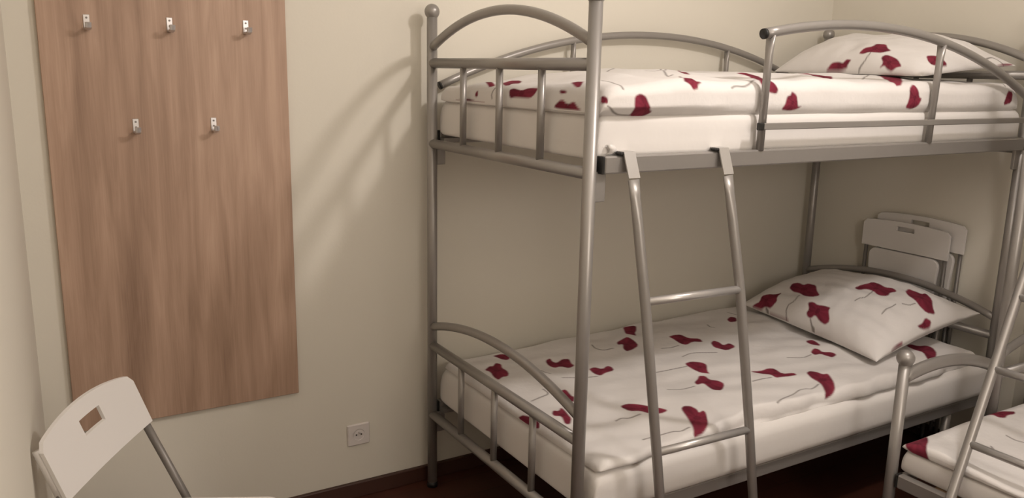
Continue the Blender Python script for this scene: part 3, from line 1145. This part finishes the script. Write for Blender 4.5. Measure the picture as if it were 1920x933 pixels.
# ------------------------------------------------------------------ folding chairs
def curved_panel(w2, zs, top_rise, thick, curve, xfun, slot=None, ny=28, nz=12):
    """upright panel across y; slot = (y0, y1, z0, z1) left open"""
    ys = set(np.linspace(-w2, w2, ny).round(5))
    if slot:
        ys |= {slot[0], slot[1]}
    ys = sorted(ys)
    tz = set(np.linspace(0, 1, nz).round(5))
    h = zs[1] - zs[0]
    if slot:
        s0, s1 = slot[2], slot[3]
        tz |= {s0, s1}
    tz = sorted(tz)
    ny, nz = len(ys), len(tz)
    V, F = [], []

    def pt(y, t, side):
        e = 1 - (abs(y) / w2) ** 2
        cr = max(0.0, abs(y) - (w2 - 0.02)) / 0.02
        zt = zs[1] + top_rise * e - 0.014 * cr ** 2.2
        z = zs[0] + (zt - zs[0]) * t
        x = xfun(z) - curve * e + side * thick / 2
        return (x, y, z)
    for side in (1, -1):
        for y in ys:
            for t in tz:
                V.append(pt(y, t, side))
    N = ny * nz

    def hole(i, j):
        if not slot:
            return False
        ym, tm = (ys[i] + ys[i + 1]) / 2, (tz[j] + tz[j + 1]) / 2
        return slot[0] < ym < slot[1] and s0 < tm < s1
    for i in range(ny - 1):
        for j in range(nz - 1):
            if hole(i, j):
                continue
            a, b, c, d = i * nz + j, (i + 1) * nz + j, (i + 1) * nz + j + 1, i * nz + j + 1
            F.append((a, b, c, d))
            F.append((a + N, d + N, c + N, b + N))
            for (p, q, ii, jj) in ((a, b, i, j - 1), (b, c, i + 1, j), (c, d, i, j + 1), (d, a, i - 1, j)):
                if not (0 <= ii < ny - 1 and 0 <= jj < nz - 1) or hole(ii, jj):
                    F.append((q, p, p + N, q + N))
    return V, F


def seat_vf(x0, x1, w2, z, th=0.022, taper=0.02):
    """rounded seat outline extruded"""
    out = []
    r = 0.035
    for cx, cy, a0 in ((x1 - r, w2 - r, 0), (x0 + r, w2 - taper - r, 90), (x0 + r, -w2 + taper + r, 180), (x1 - r, -w2 + r, 270)):
        for k in range(7):
            a = math.radians(a0 + 90 * k / 6)
            out.append((cx + r * math.cos(a), cy + r * math.sin(a)))
    n = len(out)
    c = np.array(out).mean(0)
    rings = [(0.97, z - th), (1.0, z - th + 0.004), (1.0, z - 0.006), (0.985, z), (0.9, z - 0.001), (0.5, z - 0.006)]
    V, F = [], []
    for s, zz in rings:
        for p in out:
            V.append((c[0] + (p[0] - c[0]) * s, c[1] + (p[1] - c[1]) * s, zz))
    for i in range(len(rings) - 1):
        for k in range(n):
            k2 = (k + 1) % n
            F.append((i * n + k, i * n + k2, (i + 1) * n + k2, (i + 1) * n + k))
    F.append(tuple(range(n - 1, -1, -1)))
    F.append(tuple((len(rings) - 1) * n + k for k in range(n)))
    return V, F


def child(name, vf, mat, root, smooth=True):
    o = bpy.data.objects.new(name, mesh_data(name, vf, mat, smooth))
    COL.objects.link(o)
    o.parent = root
    return o


def open_chair():
    # local: x forward, y to the chair's left, z up; back top at x=-0.2
    root = thing('folding_chair', 'open white plastic folding chair with slotted back below the coat panel', 'chair')
    n = np.array([0.856, -0.518])
    d = np.array([0.518, 0.856])
    o2 = n * (-0.701 + 0.2) + d * (-1.1185)
    root.location = (o2[0], o2[1], 0)
    root.rotation_euler = (0, 0, math.atan2(n[1], n[0]))
    xf = lambda z: -0.20 + (0.78 - z) * 0.385
    bk = child('backrest', curved_panel(0.2115, (0.655, 0.780), 0.026, 0.009, 0.006, xf, (-0.052, 0.042, 0.52, 0.76)), M['plastic'], root, False)
    for s in (-1, 1):
        child('side_flange', tube([(xf(0.657) - 0.012, s * 0.2000, 0.657), (xf(0.768) - 0.012, s * 0.2000, 0.768)], 0.012, 18, radii=[(0.0112, 0.0135)] * 2), M['plastic'], bk)
    child('seat', seat_vf(-0.165, 0.193, 0.198, 0.452), M['plastic'], root, False)
    for s in (-1, 1):
        child('front_leg', tube([(xf(0.668) - 0.013, s * 0.201, 0.668), (xf(0.45), s * 0.205, 0.45), (xf(0.0) + 0.004, s * 0.205, 0.006)], 0.0105, 12), M['tube'], root)
        child('rear_leg', tube([(0.13, s * 0.172, 0.425), (-0.209, s * 0.172, 0.009)], 0.0100, 12), M['tube'], root)
        child('foot_cap', tube([(xf(0.0) + 0.004, s * 0.205, 0.002), (xf(0.0) - 0.004, s * 0.205, 0.032)], 0.0125, 12), M['black'], root)
        child('foot_cap', tube([(-0.209, s * 0.172, 0.0075), (-0.186, s * 0.172, 0.0375)], 0.012, 12), M['black'], root)
    child('crossbar', tube([(xf(0.10), -0.207, 0.10), (xf(0.10), 0.207, 0.10)], 0.008, 10), M['tube'], root)
    child('crossbar', tube([(-0.129, -0.172, 0.1), (-0.129, 0.172, 0.1)], 0.008, 10), M['tube'], root)
    return root


def folded_chair(label, x, y, lean, grp=None, top=0.955):
    # local: x = towards the room (front), z up along the folded chair
    root = thing('folded_chair', label, 'chair', (x, y, 0.0), grp)
    root.rotation_euler = (0, lean, math.pi)
    xf = lambda z: 0.004
    child('backrest', curved_panel(0.2085, (top - 0.130, top - 0.012), 0.012, 0.012, 0.004, xf, (-0.043, 0.043, 0.68, 0.84)), M['plastic'], root, False)
    V, F = seat_vf(-0.165, 0.175, 0.170, 0.0, th=0.018, taper=0.02)
    child('seat', ([(p[2] + 0.006, p[1], top - 0.31 + p[0]) for p in V], [q[::-1] for q in F]), M['plastic'], root, False)
    for s in (-1, 1):
        child('front_leg', tube([(-0.004, s * 0.192, top - 0.03), (-0.004, s * 0.197, 0.006)], 0.0085, 12), M['tube'], root)
        child('rear_leg', tube([(-0.006, s * 0.172, top - 0.30), (-0.006, s * 0.172, 0.05)], 0.0085, 12), M['tube'], root)
        child('foot_cap', tube([(-0.004, s * 0.197, 0.0), (-0.004, s * 0.197, 0.03)], 0.0105, 12), M['black'], root)
    child('crossbar', tube([(-0.005, -0.195, 0.10), (-0.005, 0.195, 0.10)], 0.007, 10), M['tube'], root)
    return root


open_chair()
folded_chair('folded white chair leaning behind the headboard, the one with its hand slot uncovered', 2.086, -0.472, math.radians(-0.5), top=0.950)
folded_chair('folded white chair on the wall, half covered by another folded chair', 2.106, -0.520, math.radians(-1.0), top=0.985)
